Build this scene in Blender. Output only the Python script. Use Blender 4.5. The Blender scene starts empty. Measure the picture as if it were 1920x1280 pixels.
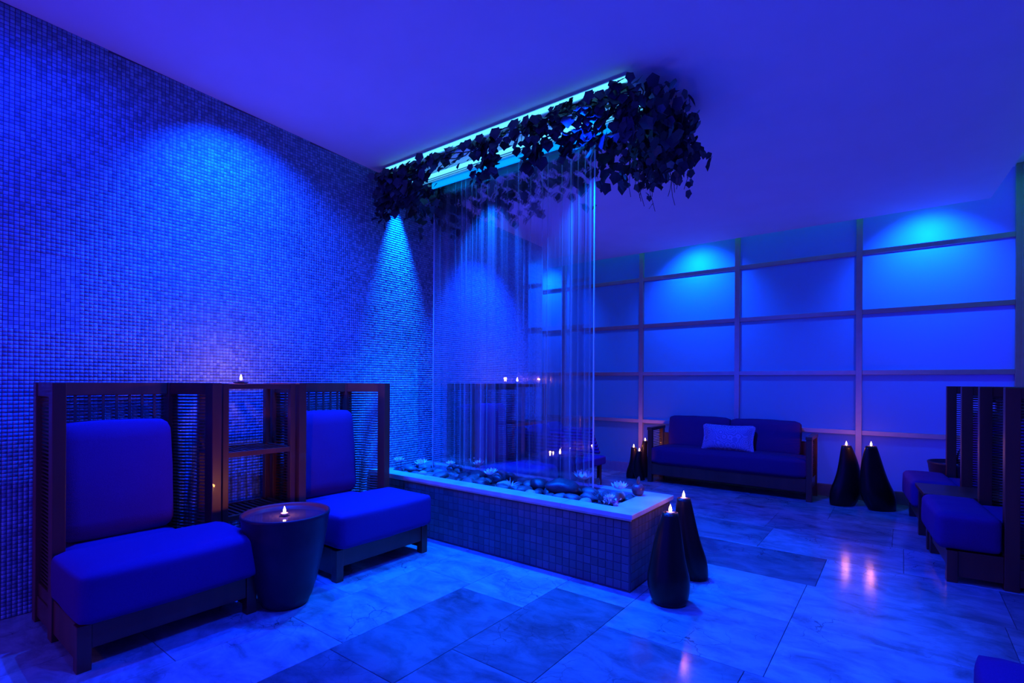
import bpy, bmesh, math, random
import numpy as np
from mathutils import Vector, Matrix, noise

random.seed(7)
rng = np.random.default_rng(7)
R = math.radians
PI = math.pi
S = bpy.context.scene
C = S.collection

# ------------------------------------------------------------------ camera
cam_d = bpy.data.cameras.new('camera')
cam = bpy.data.objects.new('camera', cam_d)
C.objects.link(cam)
cam_d.sensor_width = 36.0
cam_d.lens = 36.0 * 960.0 / 1920.0
cam_d.shift_y = 76.0 / 1920.0
cam_d.clip_start = 0.05
cam.location = (0, 0, 1.25)
roll = R(0.34)
cam.rotation_euler = (Matrix.Rotation(R(37.3), 3, 'Z') @ Matrix.Rotation(R(90), 3, 'X') @ Matrix.Rotation(roll, 3, 'Z')).to_euler()
S.camera = cam

# ------------------------------------------------------------------ view and world
S.view_settings.view_transform = 'Standard'
S.view_settings.look = 'None'
S.view_settings.gamma = 1.0
S.view_settings.use_curve_mapping = False
S.view_settings.exposure = 0.0
S.cycles.transparent_max_bounces = 24
S.cycles.sample_clamp_indirect = 4.0
W = bpy.data.worlds.new('spa_ambience')
S.world = W
W.use_nodes = True
W.node_tree.nodes['Background'].inputs[0].default_value = (0.022, 0.006, 1.0, 1)
W.node_tree.nodes['Background'].inputs[1].default_value = 1.65

BLUE = (0.0, 0.022, 1.0)
CYAN = (0.0, 0.22, 1.0)


def spot(name, loc, target, power, color, angle, blend=0.3, radius=0.03):
    l = bpy.data.lights.new(name, 'SPOT')
    l.energy = power; l.color = color; l.spot_size = R(angle); l.spot_blend = blend
    l.shadow_soft_size = radius
    o = bpy.data.objects.new(name, l); C.objects.link(o)
    o.location = loc
    o.rotation_euler = (Vector(target) - Vector(loc)).to_track_quat('-Z', 'Y').to_euler()
    return o


def area(name, loc, rot, sx, sy, power, color):
    l = bpy.data.lights.new(name, 'AREA')
    l.shape = 'RECTANGLE'; l.size = sx; l.size_y = sy; l.energy = power; l.color = color
    o = bpy.data.objects.new(name, l); C.objects.link(o)
    o.location = loc; o.rotation_euler = rot
    return o


# ceiling downlights, recessed above or outside the frame, plus one added wall fill
spot('downlight_lounge', (-2.88, 1.70, 3.12), (-2.75, 1.55, 0), 640, BLUE, 104, 0.5, 0.02)
spot('downlight_floor', (-0.9, 1.24, 3.14), (-1.0, 1.55, 0), 480, BLUE, 76, 0.25, 0.03)
spot('downlight_floor', (0.2, 2.0, 3.12), (-0.1, 2.7, 0), 240, BLUE, 70, 0.6, 0.03)
spot('downlight_or_wall_fill', (-3.18, 1.45, 3.15), (-3.75, 1.85, 1.6), 620, (0.0, 0.045, 1.0), 108, 1.0, 0.015)
spot('downlight_or_wall_fill', (-2.95, 0.45, 3.15), (-3.75, 0.75, 1.3), 110, (0.0, 0.02, 1.0), 130, 1.0, 0.05)  # added fill that lifts the left part of the mosaic wall
spot('downlight_rear', (-3.2, 4.35, 3.05), (-3.6, 4.5, 1.0), 1000, (0.0, 0.045, 1.0), 84, 0.8, 0.04)
# lamps inside and along the canopy over the pond, plus an added rear fill
spot('canopy_lamp_or_fill', (-3.655, 3.12, 3.04), (-3.75, 3.18, 1.2), 1500, (0, 0.09, 1.0), 40, 0.9, 0.02)
spot('canopy_lamp_or_fill', (-2.75, 3.05, 3.03), (-2.75, 3.12, 0), 620, (0, 0.11, 1.0), 75, 0.5, 0.02)
spot('canopy_lamp_or_fill', (-1.75, 3.05, 3.03), (-1.7, 3.12, 0), 620, (0, 0.11, 1.0), 75, 0.5, 0.02)
spot('canopy_lamp_or_fill', (-1.6, 2.74, 3.06), (-1.5, 2.2, 0), 260, BLUE, 80, 0.8, 0.03)
spot('canopy_lamp_or_fill', (-1.5, 3.72, 3.02), (-1.2, 5.5, 0), 800, BLUE, 95, 0.8, 0.03)  # added fill with no fixture, brightens the back floor and sofa
l = bpy.data.lights.new('candle_light', 'POINT'); l.energy = 5; l.color = (1.0, .30, .08); l.shadow_soft_size = .02
o = bpy.data.objects.new('candle_light', l); C.objects.link(o); o.location = (-3.25, -.85, .62)
# wall washers behind the frosted glass screen
for x in (-4.38, -2.09, 0.20):
    spot('screen_washer', (x, 7.22, 3.05), (x, 6.72, 2.35), 270, (0.0, 0.055, 1.0), 105, 1.0, 0.03)
    l = bpy.data.lights.new('washer_bulb', 'POINT'); l.energy = 2.0; l.color = (0.0, 0.26, 1.0); l.shadow_soft_size = .03
    o = bpy.data.objects.new('washer_bulb', l); C.objects.link(o); o.location = (x, 6.89, 2.79)
area('screen_backlight', (-1.8, 7.9, 2.5), (R(80), 0, 0), 6.6, 1.0, 22, (0.0, 0.02, 1.0))
# green-blue cove light above the dropped ceiling
area('cove_light', (-1.6, 6.62, 3.26), (R(0), 0, 0), 4.6, 0.05, 6, (0.0, 0.55, 0.5))
area('cove_light', (0.85, 4.2, 3.26), (R(0), 0, 0), 0.05, 4.2, 6, (0.0, 0.7, 0.5))


# ------------------------------------------------------------------ helpers
def tag(o, label=None, cat=None, group=None, kind=None):
    if label: o['label'] = label
    if cat: o['category'] = cat
    if group: o['group'] = group
    if kind: o['kind'] = kind
    return o


def empty(name, loc=(0, 0, 0), rz=0.0):
    o = bpy.data.objects.new(name, None)
    C.objects.link(o)
    o.location = loc
    o.rotation_euler = (0, 0, rz)
    o.empty_display_size = 0.1
    return o


def link(name, me, parent=None, loc=(0, 0, 0), rot=(0, 0, 0), scale=(1, 1, 1)):
    o = bpy.data.objects.new(name, me)
    C.objects.link(o)
    if parent: o.parent = parent
    o.location = loc; o.rotation_euler = rot; o.scale = scale
    return o


def bevel(o, w=0.003, seg=2):
    m = o.modifiers.new('bevel', 'BEVEL')
    m.width = w; m.segments = seg; m.limit_method = 'ANGLE'
    return o


def copy_tree(o, parent=None):
    c = o.copy(); C.objects.link(c)
    c.parent = parent
    for ch in list(o.children):
        copy_tree(ch, c)
    return c


class MB:
    def __init__(s): s.v = []; s.f = []

    def add(s, vs, fs):
        n = len(s.v); s.v += [tuple(v) for v in vs]; s.f += [tuple(i + n for i in f) for f in fs]
        return s

    def box(s, x0, x1, y0, y1, z0, z1):
        return s.add([(x0, y0, z0), (x1, y0, z0), (x1, y1, z0), (x0, y1, z0), (x0, y0, z1), (x1, y0, z1), (x1, y1, z1), (x0, y1, z1)],
                     [(0, 3, 2, 1), (4, 5, 6, 7), (0, 1, 5, 4), (1, 2, 6, 5), (2, 3, 7, 6), (3, 0, 4, 7)])

    def tube(s, pts, rad, n=8, cap=True):
        pts = [Vector(p) for p in pts]
        rads = rad if isinstance(rad, (list, tuple)) else [rad] * len(pts)
        vs = []; fs = []
        for i, p in enumerate(pts):
            d = (pts[min(i + 1, len(pts) - 1)] - pts[max(i - 1, 0)]).normalized()
            a = d.orthogonal().normalized() if i == 0 else (a - d * a.dot(d)).normalized()
            b = d.cross(a)
            for k in range(n):
                t = 2 * PI * k / n
                vs.append(p + (a * math.cos(t) + b * math.sin(t)) * rads[i])
        for i in range(len(pts) - 1):
            for k in range(n):
                k2 = (k + 1) % n
                fs.append((i * n + k, i * n + k2, (i + 1) * n + k2, (i + 1) * n + k))
        if cap:
            fs.append(tuple(reversed(range(n)))); fs.append(tuple(range((len(pts) - 1) * n, len(pts) * n)))
        return s.add(vs, fs)

    def lathe(s, prof, n=32, cen=None, ell=(1, 1), z0=0):
        vs = []; fs = []
        for (r, z) in prof:
            cx, cy = cen(z) if cen else (0, 0)
            for k in range(n):
                t = 2 * PI * k / n
                vs.append((cx + r * ell[0] * math.cos(t), cy + r * ell[1] * math.sin(t), z + z0))
        for i in range(len(prof) - 1):
            for k in range(n):
                k2 = (k + 1) % n
                fs.append((i * n + k, i * n + k2, (i + 1) * n + k2, (i + 1) * n + k))
        fs.append(tuple(reversed(range(n)))); fs.append(tuple(range((len(prof) - 1) * n, len(prof) * n)))
        return s.add(vs, fs)

    def mesh(s, name, mat, smooth=False):
        me = bpy.data.meshes.new(name)
        me.from_pydata(s.v, [], s.f)
        me.materials.append(mat)
        if smooth:
            me.polygons.foreach_set('use_smooth', [True] * len(me.polygons))
        me.update()
        return me

    def build(s, name, mat, parent=None, smooth=False, loc=(0, 0, 0), rot=(0, 0, 0)):
        return link(name, s.mesh(name, mat, smooth), parent, loc, rot)


def cushion_mesh(name, mat, sx, sy, sz, r=0.05, bulge=0.02, n=12, pinch=0.0, seed=0, wr=0.004):
    """a soft cushion: rounded box, crowned faces, seams and slight wrinkles"""
    bm = bmesh.new()
    bmesh.ops.create_cube(bm, size=2.0)
    bmesh.ops.subdivide_edges(bm, edges=bm.edges[:], cuts=n, use_grid_fill=True)
    for v in bm.verts:
        u, w, t = v.co
        p = Vector((u * sx / 2, w * sy / 2, t * sz / 2))
        ax = Vector((sx / 2 - r, sy / 2 - r, sz / 2 - r))
        q = Vector((max(-ax.x, min(ax.x, p.x)), max(-ax.y, min(ax.y, p.y)), max(-ax.z, min(ax.z, p.z))))
        d = p - q
        if d.length > 1e-6:
            # flatten cube distance to a sphere cap
            m = max(abs(d.x), abs(d.y), abs(d.z))
            d = d.normalized() * m
        p = q + d
        fx, fy, fz = 1 - u * u, 1 - w * w, 1 - t * t
        if abs(t) > .99: p.z += math.copysign(bulge * fx ** .6 * fy ** .6, t)
        if abs(u) > .99: p.x += math.copysign(bulge * .7 * fy ** .6 * fz ** .6, u)
        if abs(w) > .99: p.y += math.copysign(bulge * .7 * fx ** .6 * fz ** .6, w)
        if pinch:
            k = 1 - pinch * (fx * .5 if abs(w) > .5 else 0) * (w * w)
            p.y *= k
            k = 1 - pinch * .4 * fy * u * u
            p.x *= k
            thin = 1 - .8 * max(u * u * u * u, w ** 4)
            p.z *= thin
        nz = noise.noise(Vector((p.x * 7 + seed, p.y * 7, p.z * 7)))
        p += v.co.normalized() * wr * nz
        v.co = p
    bmesh.ops.recalc_face_normals(bm, faces=bm.faces[:])
    me = bpy.data.meshes.new(name)
    bm.to_mesh(me); bm.free()
    me.materials.append(mat)
    me.polygons.foreach_set('use_smooth', [True] * len(me.polygons))
    return me


# ------------------------------------------------------------------ materials
def new_mat(name):
    m = bpy.data.materials.new(name); m.use_nodes = True
    nt = m.node_tree
    return m, nt, nt.nodes, nt.links, nt.nodes['Principled BSDF']


def simple(name, col, rough=0.5, metal=0.0, nscale=0, namt=0.0, bump=0.0, coat=0.0, stretch=(1, 1, 1), spec=0.5):
    m, nt, N, L, P = new_mat(name)
    P.inputs['Base Color'].default_value = (*col, 1)
    P.inputs['Roughness'].default_value = rough
    P.inputs['Metallic'].default_value = metal
    P.inputs['Coat Weight'].default_value = coat
    P.inputs['Specular IOR Level'].default_value = spec
    if nscale:
        tc = N.new('ShaderNodeTexCoord'); mp = N.new('ShaderNodeMapping'); mp.inputs['Scale'].default_value = stretch
        nz = N.new('ShaderNodeTexNoise'); nz.inputs['Scale'].default_value = nscale; nz.inputs['Detail'].default_value = 5
        L.new(tc.outputs['Object'], mp.inputs[0]); L.new(mp.outputs[0], nz.inputs['Vector'])
        mr = N.new('ShaderNodeMapRange'); mr.inputs['To Min'].default_value = 1 - namt; mr.inputs['To Max'].default_value = 1 + namt
        mr.inputs['From Min'].default_value = .25; mr.inputs['From Max'].default_value = .75
        L.new(nz.outputs['Fac'], mr.inputs['Value'])
        vm = N.new('ShaderNodeVectorMath'); vm.operation = 'SCALE'; vm.inputs[0].default_value = col
        L.new(mr.outputs[0], vm.inputs['Scale']); L.new(vm.outputs[0], P.inputs['Base Color'])
        if bump:
            b = N.new('ShaderNodeBump'); b.inputs['Strength'].default_value = bump; b.inputs['Distance'].default_value = .01
            L.new(nz.outputs['Fac'], b.inputs['Height']); L.new(b.outputs[0], P.inputs['Normal'])
    return m


def emis(name, col, strength):
    m, nt, N, L, P = new_mat(name)
    P.inputs['Base Color'].default_value = (*col, 1)
    P.inputs['Emission Color'].default_value = (*col, 1)
    P.inputs['Emission Strength'].default_value = strength
    return m


M = {}
M['wood'] = simple('dark_teak', (0.12, 0.034, 0.016), 0.42, 0, 9, .35, .12, 0.15, (1, 1, .12))
M['rod'] = simple('dark_cane', (0.10, 0.04, 0.03), 0.45)
M['fabric'] = simple('navy_fabric', (0.07, 0.02, 0.15), 0.85, 0, 240, .12, .15, spec=.15)
M['sofa_fabric'] = simple('sofa_fabric', (0.07, 0.02, 0.09), 0.85, 0, 240, .12, .15, spec=.15)
M['ceramic'] = simple('black_ceramic', (0.018, 0.010, 0.006), 0.3, 0, 6, .3, .02, 0.0, spec=.28)
M['drum'] = simple('dark_glazed_drum', (0.03, 0.012, 0.025), 0.42, 0, 8, .3, .03, 0.0, spec=.35)
M['drum_top'] = simple('smoked_glass_top', (0.02, 0.02, 0.04), 0.08)
M['plaster'] = simple('ceiling_paint', (0.80, 0.76, 0.80), 0.9, 0, 3, .03, .0)
M['plain_wall'] = simple('plain_wall_paint', (0.5, 0.5, 0.55), 0.85, 0, 3, .05)
M['grout'] = simple('dark_grout', (0.10, 0.10, 0.12), 0.9, 0, 60, .2)
M['trim'] = simple('pale_trim_wood', (0.50, 0.36, 0.30), 0.5, 0, 12, .08)
M['base'] = simple('skirting_paint', (0.22, 0.18, 0.22), 0.6, 0, 12, .1)
M['metal'] = simple('brushed_steel', (0.5, 0.5, 0.55), 0.3, 1.0, 30, .1)
M['vine'] = simple('vine_stem', (0.05, 0.04, 0.03), 0.7)
M['leaf'] = simple('ivy_leaf', (0.03, 0.055, 0.055), 0.45, 0, 20, .4)
M['leaf_hi'] = simple('pale_ivy_leaf', (0.05, 0.10, 0.11), 0.4, 0, 20, .4)
M['petal'] = simple('lily_petal', (0.75, 0.8, 0.8), 0.5, 0, 30, .08)
M['wax'] = simple('candle_wax', (0.8, 0.75, 0.65), 0.5)
M['cup'] = simple('candle_cup', (0.25, 0.2, 0.2), 0.3, 0.8)
M['flame'] = emis('candle_flame', (1.0, 0.62, 0.28), 13)
M['led'] = emis('led_strip', (0.10, 0.60, 1.0), 1.9)
M['weir'] = emis('acrylic_lip_glow', (0.0, 0.36, 1.0), 1.0)  # emission stands in for trough light passing through the acrylic
M['pink'] = simple('pink_blossom', (0.7, 0.12, 0.25), 0.6)
M['twig'] = simple('dry_twig', (0.30, 0.22, 0.18), 0.7)


def stone_mat():
    m, nt, N, L, P = new_mat('polished_limestone')
    tc = N.new('ShaderNodeTexCoord'); oi = N.new('ShaderNodeObjectInfo')
    geo = N.new('ShaderNodeNewGeometry')
    # shift the pattern per tile
    vm = N.new('ShaderNodeVectorMath'); vm.operation = 'SCALE'; vm.inputs[0].default_value = (17, 31, 7)
    L.new(oi.outputs['Random'], vm.inputs['Scale'])
    ad = N.new('ShaderNodeVectorMath'); ad.operation = 'ADD'
    L.new(geo.outputs['Position'], ad.inputs[0]); L.new(vm.outputs[0], ad.inputs[1])
    n1 = N.new('ShaderNodeTexNoise'); n1.inputs['Scale'].default_value = 4.6; n1.inputs['Detail'].default_value = 8; n1.inputs['Roughness'].default_value = .65
    n1.inputs['Distortion'].default_value = .45
    mp = N.new('ShaderNodeMapping'); mp.inputs['Scale'].default_value = (.8, 1.3, 1)
    L.new(ad.outputs[0], mp.inputs[0]); L.new(mp.outputs[0], n1.inputs['Vector'])
    # cracks
    n2 = N.new('ShaderNodeTexNoise'); n2.inputs['Scale'].default_value = 9; n2.inputs['Detail'].default_value = 4
    L.new(ad.outputs[0], n2.inputs['Vector'])
    mx = N.new('ShaderNodeVectorMath'); mx.operation = 'SCALE'; mx.inputs['Scale'].default_value = .10
    L.new(n2.outputs['Color'], mx.inputs[0])
    ad2 = N.new('ShaderNodeVectorMath'); ad2.operation = 'ADD'
    L.new(ad.outputs[0], ad2.inputs[0]); L.new(mx.outputs[0], ad2.inputs[1])
    vo = N.new('ShaderNodeTexVoronoi'); vo.feature = 'DISTANCE_TO_EDGE'; vo.inputs['Scale'].default_value = 8.5
    L.new(ad2.outputs[0], vo.inputs['Vector'])
    cr = N.new('ShaderNodeMapRange'); cr.inputs['From Min'].default_value = .0; cr.inputs['From Max'].default_value = .024
    cr.inputs['To Min'].default_value = 1; cr.inputs['To Max'].default_value = 0
    L.new(vo.outputs['Distance'], cr.inputs['Value'])
    n3 = N.new('ShaderNodeTexNoise'); n3.inputs['Scale'].default_value = 2.3; n3.inputs['Detail'].default_value = 3
    L.new(ad.outputs[0], n3.inputs['Vector'])
    mk = N.new('ShaderNodeMapRange'); mk.inputs['From Min'].default_value = .53; mk.inputs['From Max'].default_value = .66
    L.new(n3.outputs['Fac'], mk.inputs['Value'])
    mu = N.new('ShaderNodeMath'); mu.operation = 'MULTIPLY'
    L.new(cr.outputs[0], mu.inputs[0]); L.new(mk.outputs[0], mu.inputs[1])
    ramp = N.new('ShaderNodeValToRGB')
    ramp.color_ramp.elements[0].position = .30; ramp.color_ramp.elements[0].color = (.13, .15, .15, 1)
    ramp.color_ramp.elements[1].position = .60; ramp.color_ramp.elements[1].color = (.34, .43, .42, 1)
    L.new(n1.outputs['Fac'], ramp.inputs[0])
    mm = N.new('ShaderNodeMix'); mm.data_type = 'RGBA'; mm.blend_type = 'MULTIPLY'; mm.inputs['Factor'].default_value = 1
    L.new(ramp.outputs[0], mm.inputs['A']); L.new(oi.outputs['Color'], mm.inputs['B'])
    m2 = N.new('ShaderNodeMix'); m2.data_type = 'RGBA'; m2.inputs['B'].default_value = (.05, .045, .05, 1)
    m3 = N.new('ShaderNodeMath'); m3.operation = 'MULTIPLY'; m3.inputs[1].default_value = .9
    L.new(mu.outputs[0], m3.inputs[0]); L.new(m3.outputs[0], m2.inputs['Factor']); L.new(mm.outputs['Result'], m2.inputs['A'])
    L.new(m2.outputs['Result'], P.inputs['Base Color'])
    rr = N.new('ShaderNodeMapRange'); rr.inputs['To Min'].default_value = .10; rr.inputs['To Max'].default_value = .22
    L.new(n1.outputs['Fac'], rr.inputs['Value']); L.new(rr.outputs[0], P.inputs['Roughness'])
    return m


M['stone'] = stone_mat()


def mosaic_mat(name, lo, hi, rough):
    m, nt, N, L, P = new_mat(name)
    oi = N.new('ShaderNodeObjectInfo'); geo = N.new('ShaderNodeNewGeometry')
    a = N.new('ShaderNodeMath'); a.operation = 'ADD'
    L.new(oi.outputs['Random'], a.inputs[0]); L.new(geo.outputs['Random Per Island'], a.inputs[1])
    f = N.new('ShaderNodeMath'); f.operation = 'FRACT'; L.new(a.outputs[0], f.inputs[0])
    # patches of paler and darker sheets
    nz = N.new('ShaderNodeTexNoise'); nz.inputs['Scale'].default_value = 6
    L.new(geo.outputs['Position'], nz.inputs['Vector'])
    ad = N.new('ShaderNodeMath'); ad.operation = 'MULTIPLY_ADD'; ad.inputs[1].default_value = .45
    L.new(nz.outputs['Fac'], ad.inputs[0])
    sb = N.new('ShaderNodeMath'); sb.operation = 'MULTIPLY_ADD'; sb.inputs[1].default_value = .75; sb.inputs[2].default_value = -.08
    L.new(f.outputs[0], sb.inputs[0]); L.new(sb.outputs[0], ad.inputs[2])
    r = N.new('ShaderNodeValToRGB')
    r.color_ramp.elements[0].position = .1; r.color_ramp.elements[0].color = (*lo, 1)
    r.color_ramp.elements[1].position = .95; r.color_ramp.elements[1].color = (*hi, 1)
    L.new(ad.outputs[0], r.inputs[0]); L.new(r.outputs[0], P.inputs['Base Color'])
    P.inputs['Roughness'].default_value = rough
    return m


M['mosaic'] = mosaic_mat('wall_mosaic', (.11, .22, .28), (.26, .50, .60), .27)
M['pond_tile'] = mosaic_mat('pond_tile_stone', (.075, .07, .07), (.125, .11, .115), .5)
M['cap'] = simple('pale_coping_stone', (0.55, 0.53, 0.52), 0.4, 0, 7, .22, .05)


def frosted_mat():
    m, nt, N, L, P = new_mat('frosted_glass')
    P.inputs['Base Color'].default_value = (.22, .26, .32, 1); P.inputs['Roughness'].default_value = .38
    tr = N.new('ShaderNodeBsdfTranslucent'); tr.inputs['Color'].default_value = (.85, .9, .92, 1)
    mx = N.new('ShaderNodeMixShader'); mx.inputs[0].default_value = .66
    L.new(P.outputs[0], mx.inputs[1]); L.new(tr.outputs[0], mx.inputs[2])
    L.new(mx.outputs[0], N['Material Output'].inputs['Surface'])
    return m


def clear_mat(name, tint=(1, 1, 1), gl=0.06, rough=0.0):
    m, nt, N, L, P = new_mat(name)
    N.remove(P)
    t = N.new('ShaderNodeBsdfTransparent'); t.inputs[0].default_value = (*tint, 1)
    g = N.new('ShaderNodeBsdfGlossy'); g.inputs['Roughness'].default_value = rough
    lw = N.new('ShaderNodeFresnel'); lw.inputs[0].default_value = 1.35
    mul = N.new('ShaderNodeMath'); mul.operation = 'ADD'; mul.inputs[1].default_value = gl - .02
    L.new(lw.outputs[0], mul.inputs[0])
    mx = N.new('ShaderNodeMixShader')
    L.new(mul.outputs[0], mx.inputs[0]); L.new(t.outputs[0], mx.inputs[1]); L.new(g.outputs[0], mx.inputs[2])
    L.new(mx.outputs[0], N['Material Output'].inputs['Surface'])
    return m


M['frost'] = frosted_mat()
mcb, ntb, Nb, Lb, Pb = new_mat('clear_glass_back')
Nb.remove(Pb)
tb = Nb.new('ShaderNodeBsdfTransparent'); tb.inputs[0].default_value = (.96, .98, 1, 1)
Lb.new(tb.outputs[0], Nb['Material Output'].inputs['Surface'])
M['clear_back'] = mcb
M['glass'] = clear_mat('clear_glass', (.93, .97, 1), 0.05)


def water_mat(name, lo, hi, base=0.0):
    """falling water: clear film with milky vertical streaks"""
    m, nt, N, L, P = new_mat(name)
    N.remove(P)
    geo = N.new('ShaderNodeNewGeometry')
    mp = N.new('ShaderNodeMapping'); mp.inputs['Scale'].default_value = (15, 1, .16)
    L.new(geo.outputs['Position'], mp.inputs[0])
    nz = N.new('ShaderNodeTexNoise'); nz.inputs['Scale'].default_value = 1.0; nz.inputs['Detail'].default_value = 5; nz.inputs['Roughness'].default_value = .6
    L.new(mp.outputs[0], nz.inputs['Vector'])
    mr = N.new('ShaderNodeMapRange'); mr.inputs['From Min'].default_value = .45; mr.inputs['From Max'].default_value = .78
    mr.inputs['To Min'].default_value = lo; mr.inputs['To Max'].default_value = hi
    L.new(nz.outputs['Fac'], mr.inputs['Value'])
    t = N.new('ShaderNodeBsdfTransparent'); t.inputs[0].default_value = (.97, .98, 1, 1)
    tl = N.new('ShaderNodeBsdfTranslucent'); tl.inputs[0].default_value = (.8, .88, .95, 1)
    df = N.new('ShaderNodeBsdfDiffuse'); df.inputs[0].default_value = (.8, .88, .95, 1)
    rf = N.new('ShaderNodeBsdfRefraction'); rf.inputs['IOR'].default_value = 1.12; rf.inputs['Roughness'].default_value = .12
    a = N.new('ShaderNodeMixShader'); a.inputs[0].default_value = .5
    L.new(tl.outputs[0], a.inputs[1]); L.new(df.outputs[0], a.inputs[2])
    b = N.new('ShaderNodeMixShader'); b.inputs[0].default_value = base
    L.new(t.outputs[0], b.inputs[1]); L.new(rf.outputs[0], b.inputs[2])
    c = N.new('ShaderNodeMixShader')
    L.new(mr.outputs[0], c.inputs[0]); L.new(b.outputs[0], c.inputs[1]); L.new(a.outputs[0], c.inputs[2])
    g = N.new('ShaderNodeBsdfGlossy'); g.inputs['Roughness'].default_value = .08
    lw = N.new('ShaderNodeFresnel'); lw.inputs[0].default_value = 1.33
    d = N.new('ShaderNodeMixShader')
    L.new(lw.outputs[0], d.inputs[0]); L.new(c.outputs[0], d.inputs[1]); L.new(g.outputs[0], d.inputs[2])
    L.new(d.outputs[0], N['Material Output'].inputs['Surface'])
    return m


M['film'] = water_mat('falling_water_film', .02, .30, .42)
M['stream'] = water_mat('falling_water_stream', .08, .30, .2)
M['edge'] = simple('glass_edge_glow_tint', (.55, .8, .9), .2)  # pale cyan colour stands in for light piped to the glass edges
M['pool'] = simple('dark_pool_water', (.02, .03, .06), .04)


def pebble_mat(name, col):
    return simple(name, col, .45, 0, 14, .4, .1)


PEB = [('dark grey', pebble_mat('dark_pebble', (.025, .02, .03))), ('slate blue', pebble_mat('slate_pebble', (.07, .07, .07))),
       ('mid grey', pebble_mat('grey_pebble', (.14, .13, .13))), ('pale', pebble_mat('pale_pebble', (.36, .35, .33))),
       ('mottled', pebble_mat('mottled_pebble', (.11, .08, .08)))]


def pillow_mat():
    m, nt, N, L, P = new_mat('patterned_pillow_cloth')
    tc = N.new('ShaderNodeTexCoord')
    vo = N.new('ShaderNodeTexVoronoi'); vo.inputs['Scale'].default_value = 11
    mp = N.new('ShaderNodeMapping'); mp.inputs['Scale'].default_value = (1, 1, 0.01)
    L.new(tc.outputs['Object'], mp.inputs[0]); L.new(mp.outputs[0], vo.inputs['Vector'])
    mu = N.new('ShaderNodeMath'); mu.operation = 'MULTIPLY'; mu.inputs[1].default_value = 34
    L.new(vo.outputs['Distance'], mu.inputs[0])
    si = N.new('ShaderNodeMath'); si.operation = 'SINE'; L.new(mu.outputs[0], si.inputs[0])
    r = N.new('ShaderNodeValToRGB')
    r.color_ramp.elements[0].position = .2; r.color_ramp.elements[0].color = (.22, .17, .30, 1)
    r.color_ramp.elements[1].position = .7; r.color_ramp.elements[1].color = (.38, .30, .42, 1)
    L.new(si.outputs[0], r.inputs[0]); L.new(r.outputs[0], P.inputs['Base Color'])
    P.inputs['Roughness'].default_value = .8
    return m


M['pillow'] = pillow_mat()

# ------------------------------------------------------------------ room shell
CEIL0, CS = 3.20, 0.0323


def ceil_z(y): return CEIL0 - CS * (y - 0.5)
def wall_x(y): return -3.71 - 0.0165 * (y - 0.5)


floor = tag(MB().box(-6.2, 1.1, -1.4, 8.4, -.12, -.006).build('floor', M['grout']), kind='structure')
# limestone floor tiles, courses read off the photograph
tiles = []          # x0,x1,y0,y1,shade
# columns in front of the lounge chairs and pond: long side towards the screen
colx = [-4.36, -3.91, -3.46, -3.01, -2.565, -2.12, -1.67, -1.22]
offs = [.2, .65, .35, .0, .55, 1.39, .83]
for i in range(7):
    y = offs[i] - .91 * 2
    k = 0
    while y < 3.0:
        y1 = y + .91
        s = 1.0
        tiles.append([colx[i], colx[i + 1], y, y1, s])
        y = y1; k += 1
dark_keys = []
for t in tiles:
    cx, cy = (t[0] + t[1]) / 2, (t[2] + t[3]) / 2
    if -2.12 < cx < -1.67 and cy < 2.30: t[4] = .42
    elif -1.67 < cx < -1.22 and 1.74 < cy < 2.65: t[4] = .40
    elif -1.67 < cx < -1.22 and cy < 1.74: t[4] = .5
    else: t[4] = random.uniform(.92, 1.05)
tiles = [t for t in tiles if t[3] > -1.3]
for t in tiles:
    t[3] = min(t[3], 3.02)
tiles = [t for t in tiles if t[3] - t[2] > .05]
# courses to the right and beyond: long side across
rows = [(-1.29, -.66), (-.66, -.03), (-.03, .55), (.55, 1.14), (1.14, 1.76), (1.76, 2.39), (2.39, 3.02), (3.02, 3.65), (3.65, 4.27), (4.27, 4.90), (4.90, 5.53), (5.53, 6.16), (6.16, 6.9), (6.9, 7.6), (7.6, 8.3)]
for j, (y0, y1) in enumerate(rows):
    joff = {7: -.465, 8: -.42, 9: -.88}.get(j, -.465 + .41 * (j % 3))
    x = joff - .895 * 7
    while x < 1.1:
        x1 = x + .895
        a, b = max(x, -6.1), min(x1, 1.05)
        if y1 <= 3.03: a = max(a, -1.22)
        if b - a > .04:
            s = random.choice([.98, .9, .82, .72, 1.0])
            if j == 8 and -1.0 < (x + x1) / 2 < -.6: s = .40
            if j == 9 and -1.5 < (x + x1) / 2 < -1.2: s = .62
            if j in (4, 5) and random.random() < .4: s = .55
            if j == 7: s = random.uniform(.95, 1.05)
            tiles.append([a, b, y0, y1, s])
        x = x1
for (x0, x1, y0, y1, s) in tiles:
    sx, sy = (x1 - x0) / 2 - .0014, (y1 - y0) / 2 - .0014
    mb = MB()
    e = .0012
    mb.add([(-sx, -sy, -.012), (sx, -sy, -.012), (sx, sy, -.012), (-sx, sy, -.012),
            (-sx, -sy, -e), (sx, -sy, -e), (sx, sy, -e), (-sx, sy, -e),
            (-sx + e, -sy + e, 0), (sx - e, -sy + e, 0), (sx - e, sy - e, 0), (-sx + e, sy - e, 0)],
           [(0, 3, 2, 1), (0, 1, 5, 4), (1, 2, 6, 5), (2, 3, 7, 6), (3, 0, 4, 7), (4, 5, 9, 8), (5, 6, 10, 9), (6, 7, 11, 10), (7, 4, 8, 11), (8, 9, 10, 11)])
    o = mb.build('floor_tile', M['stone'], floor, loc=((x0 + x1) / 2, (y0 + y1) / 2, 0))
    o.color = (s, s, s, 1)

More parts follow.
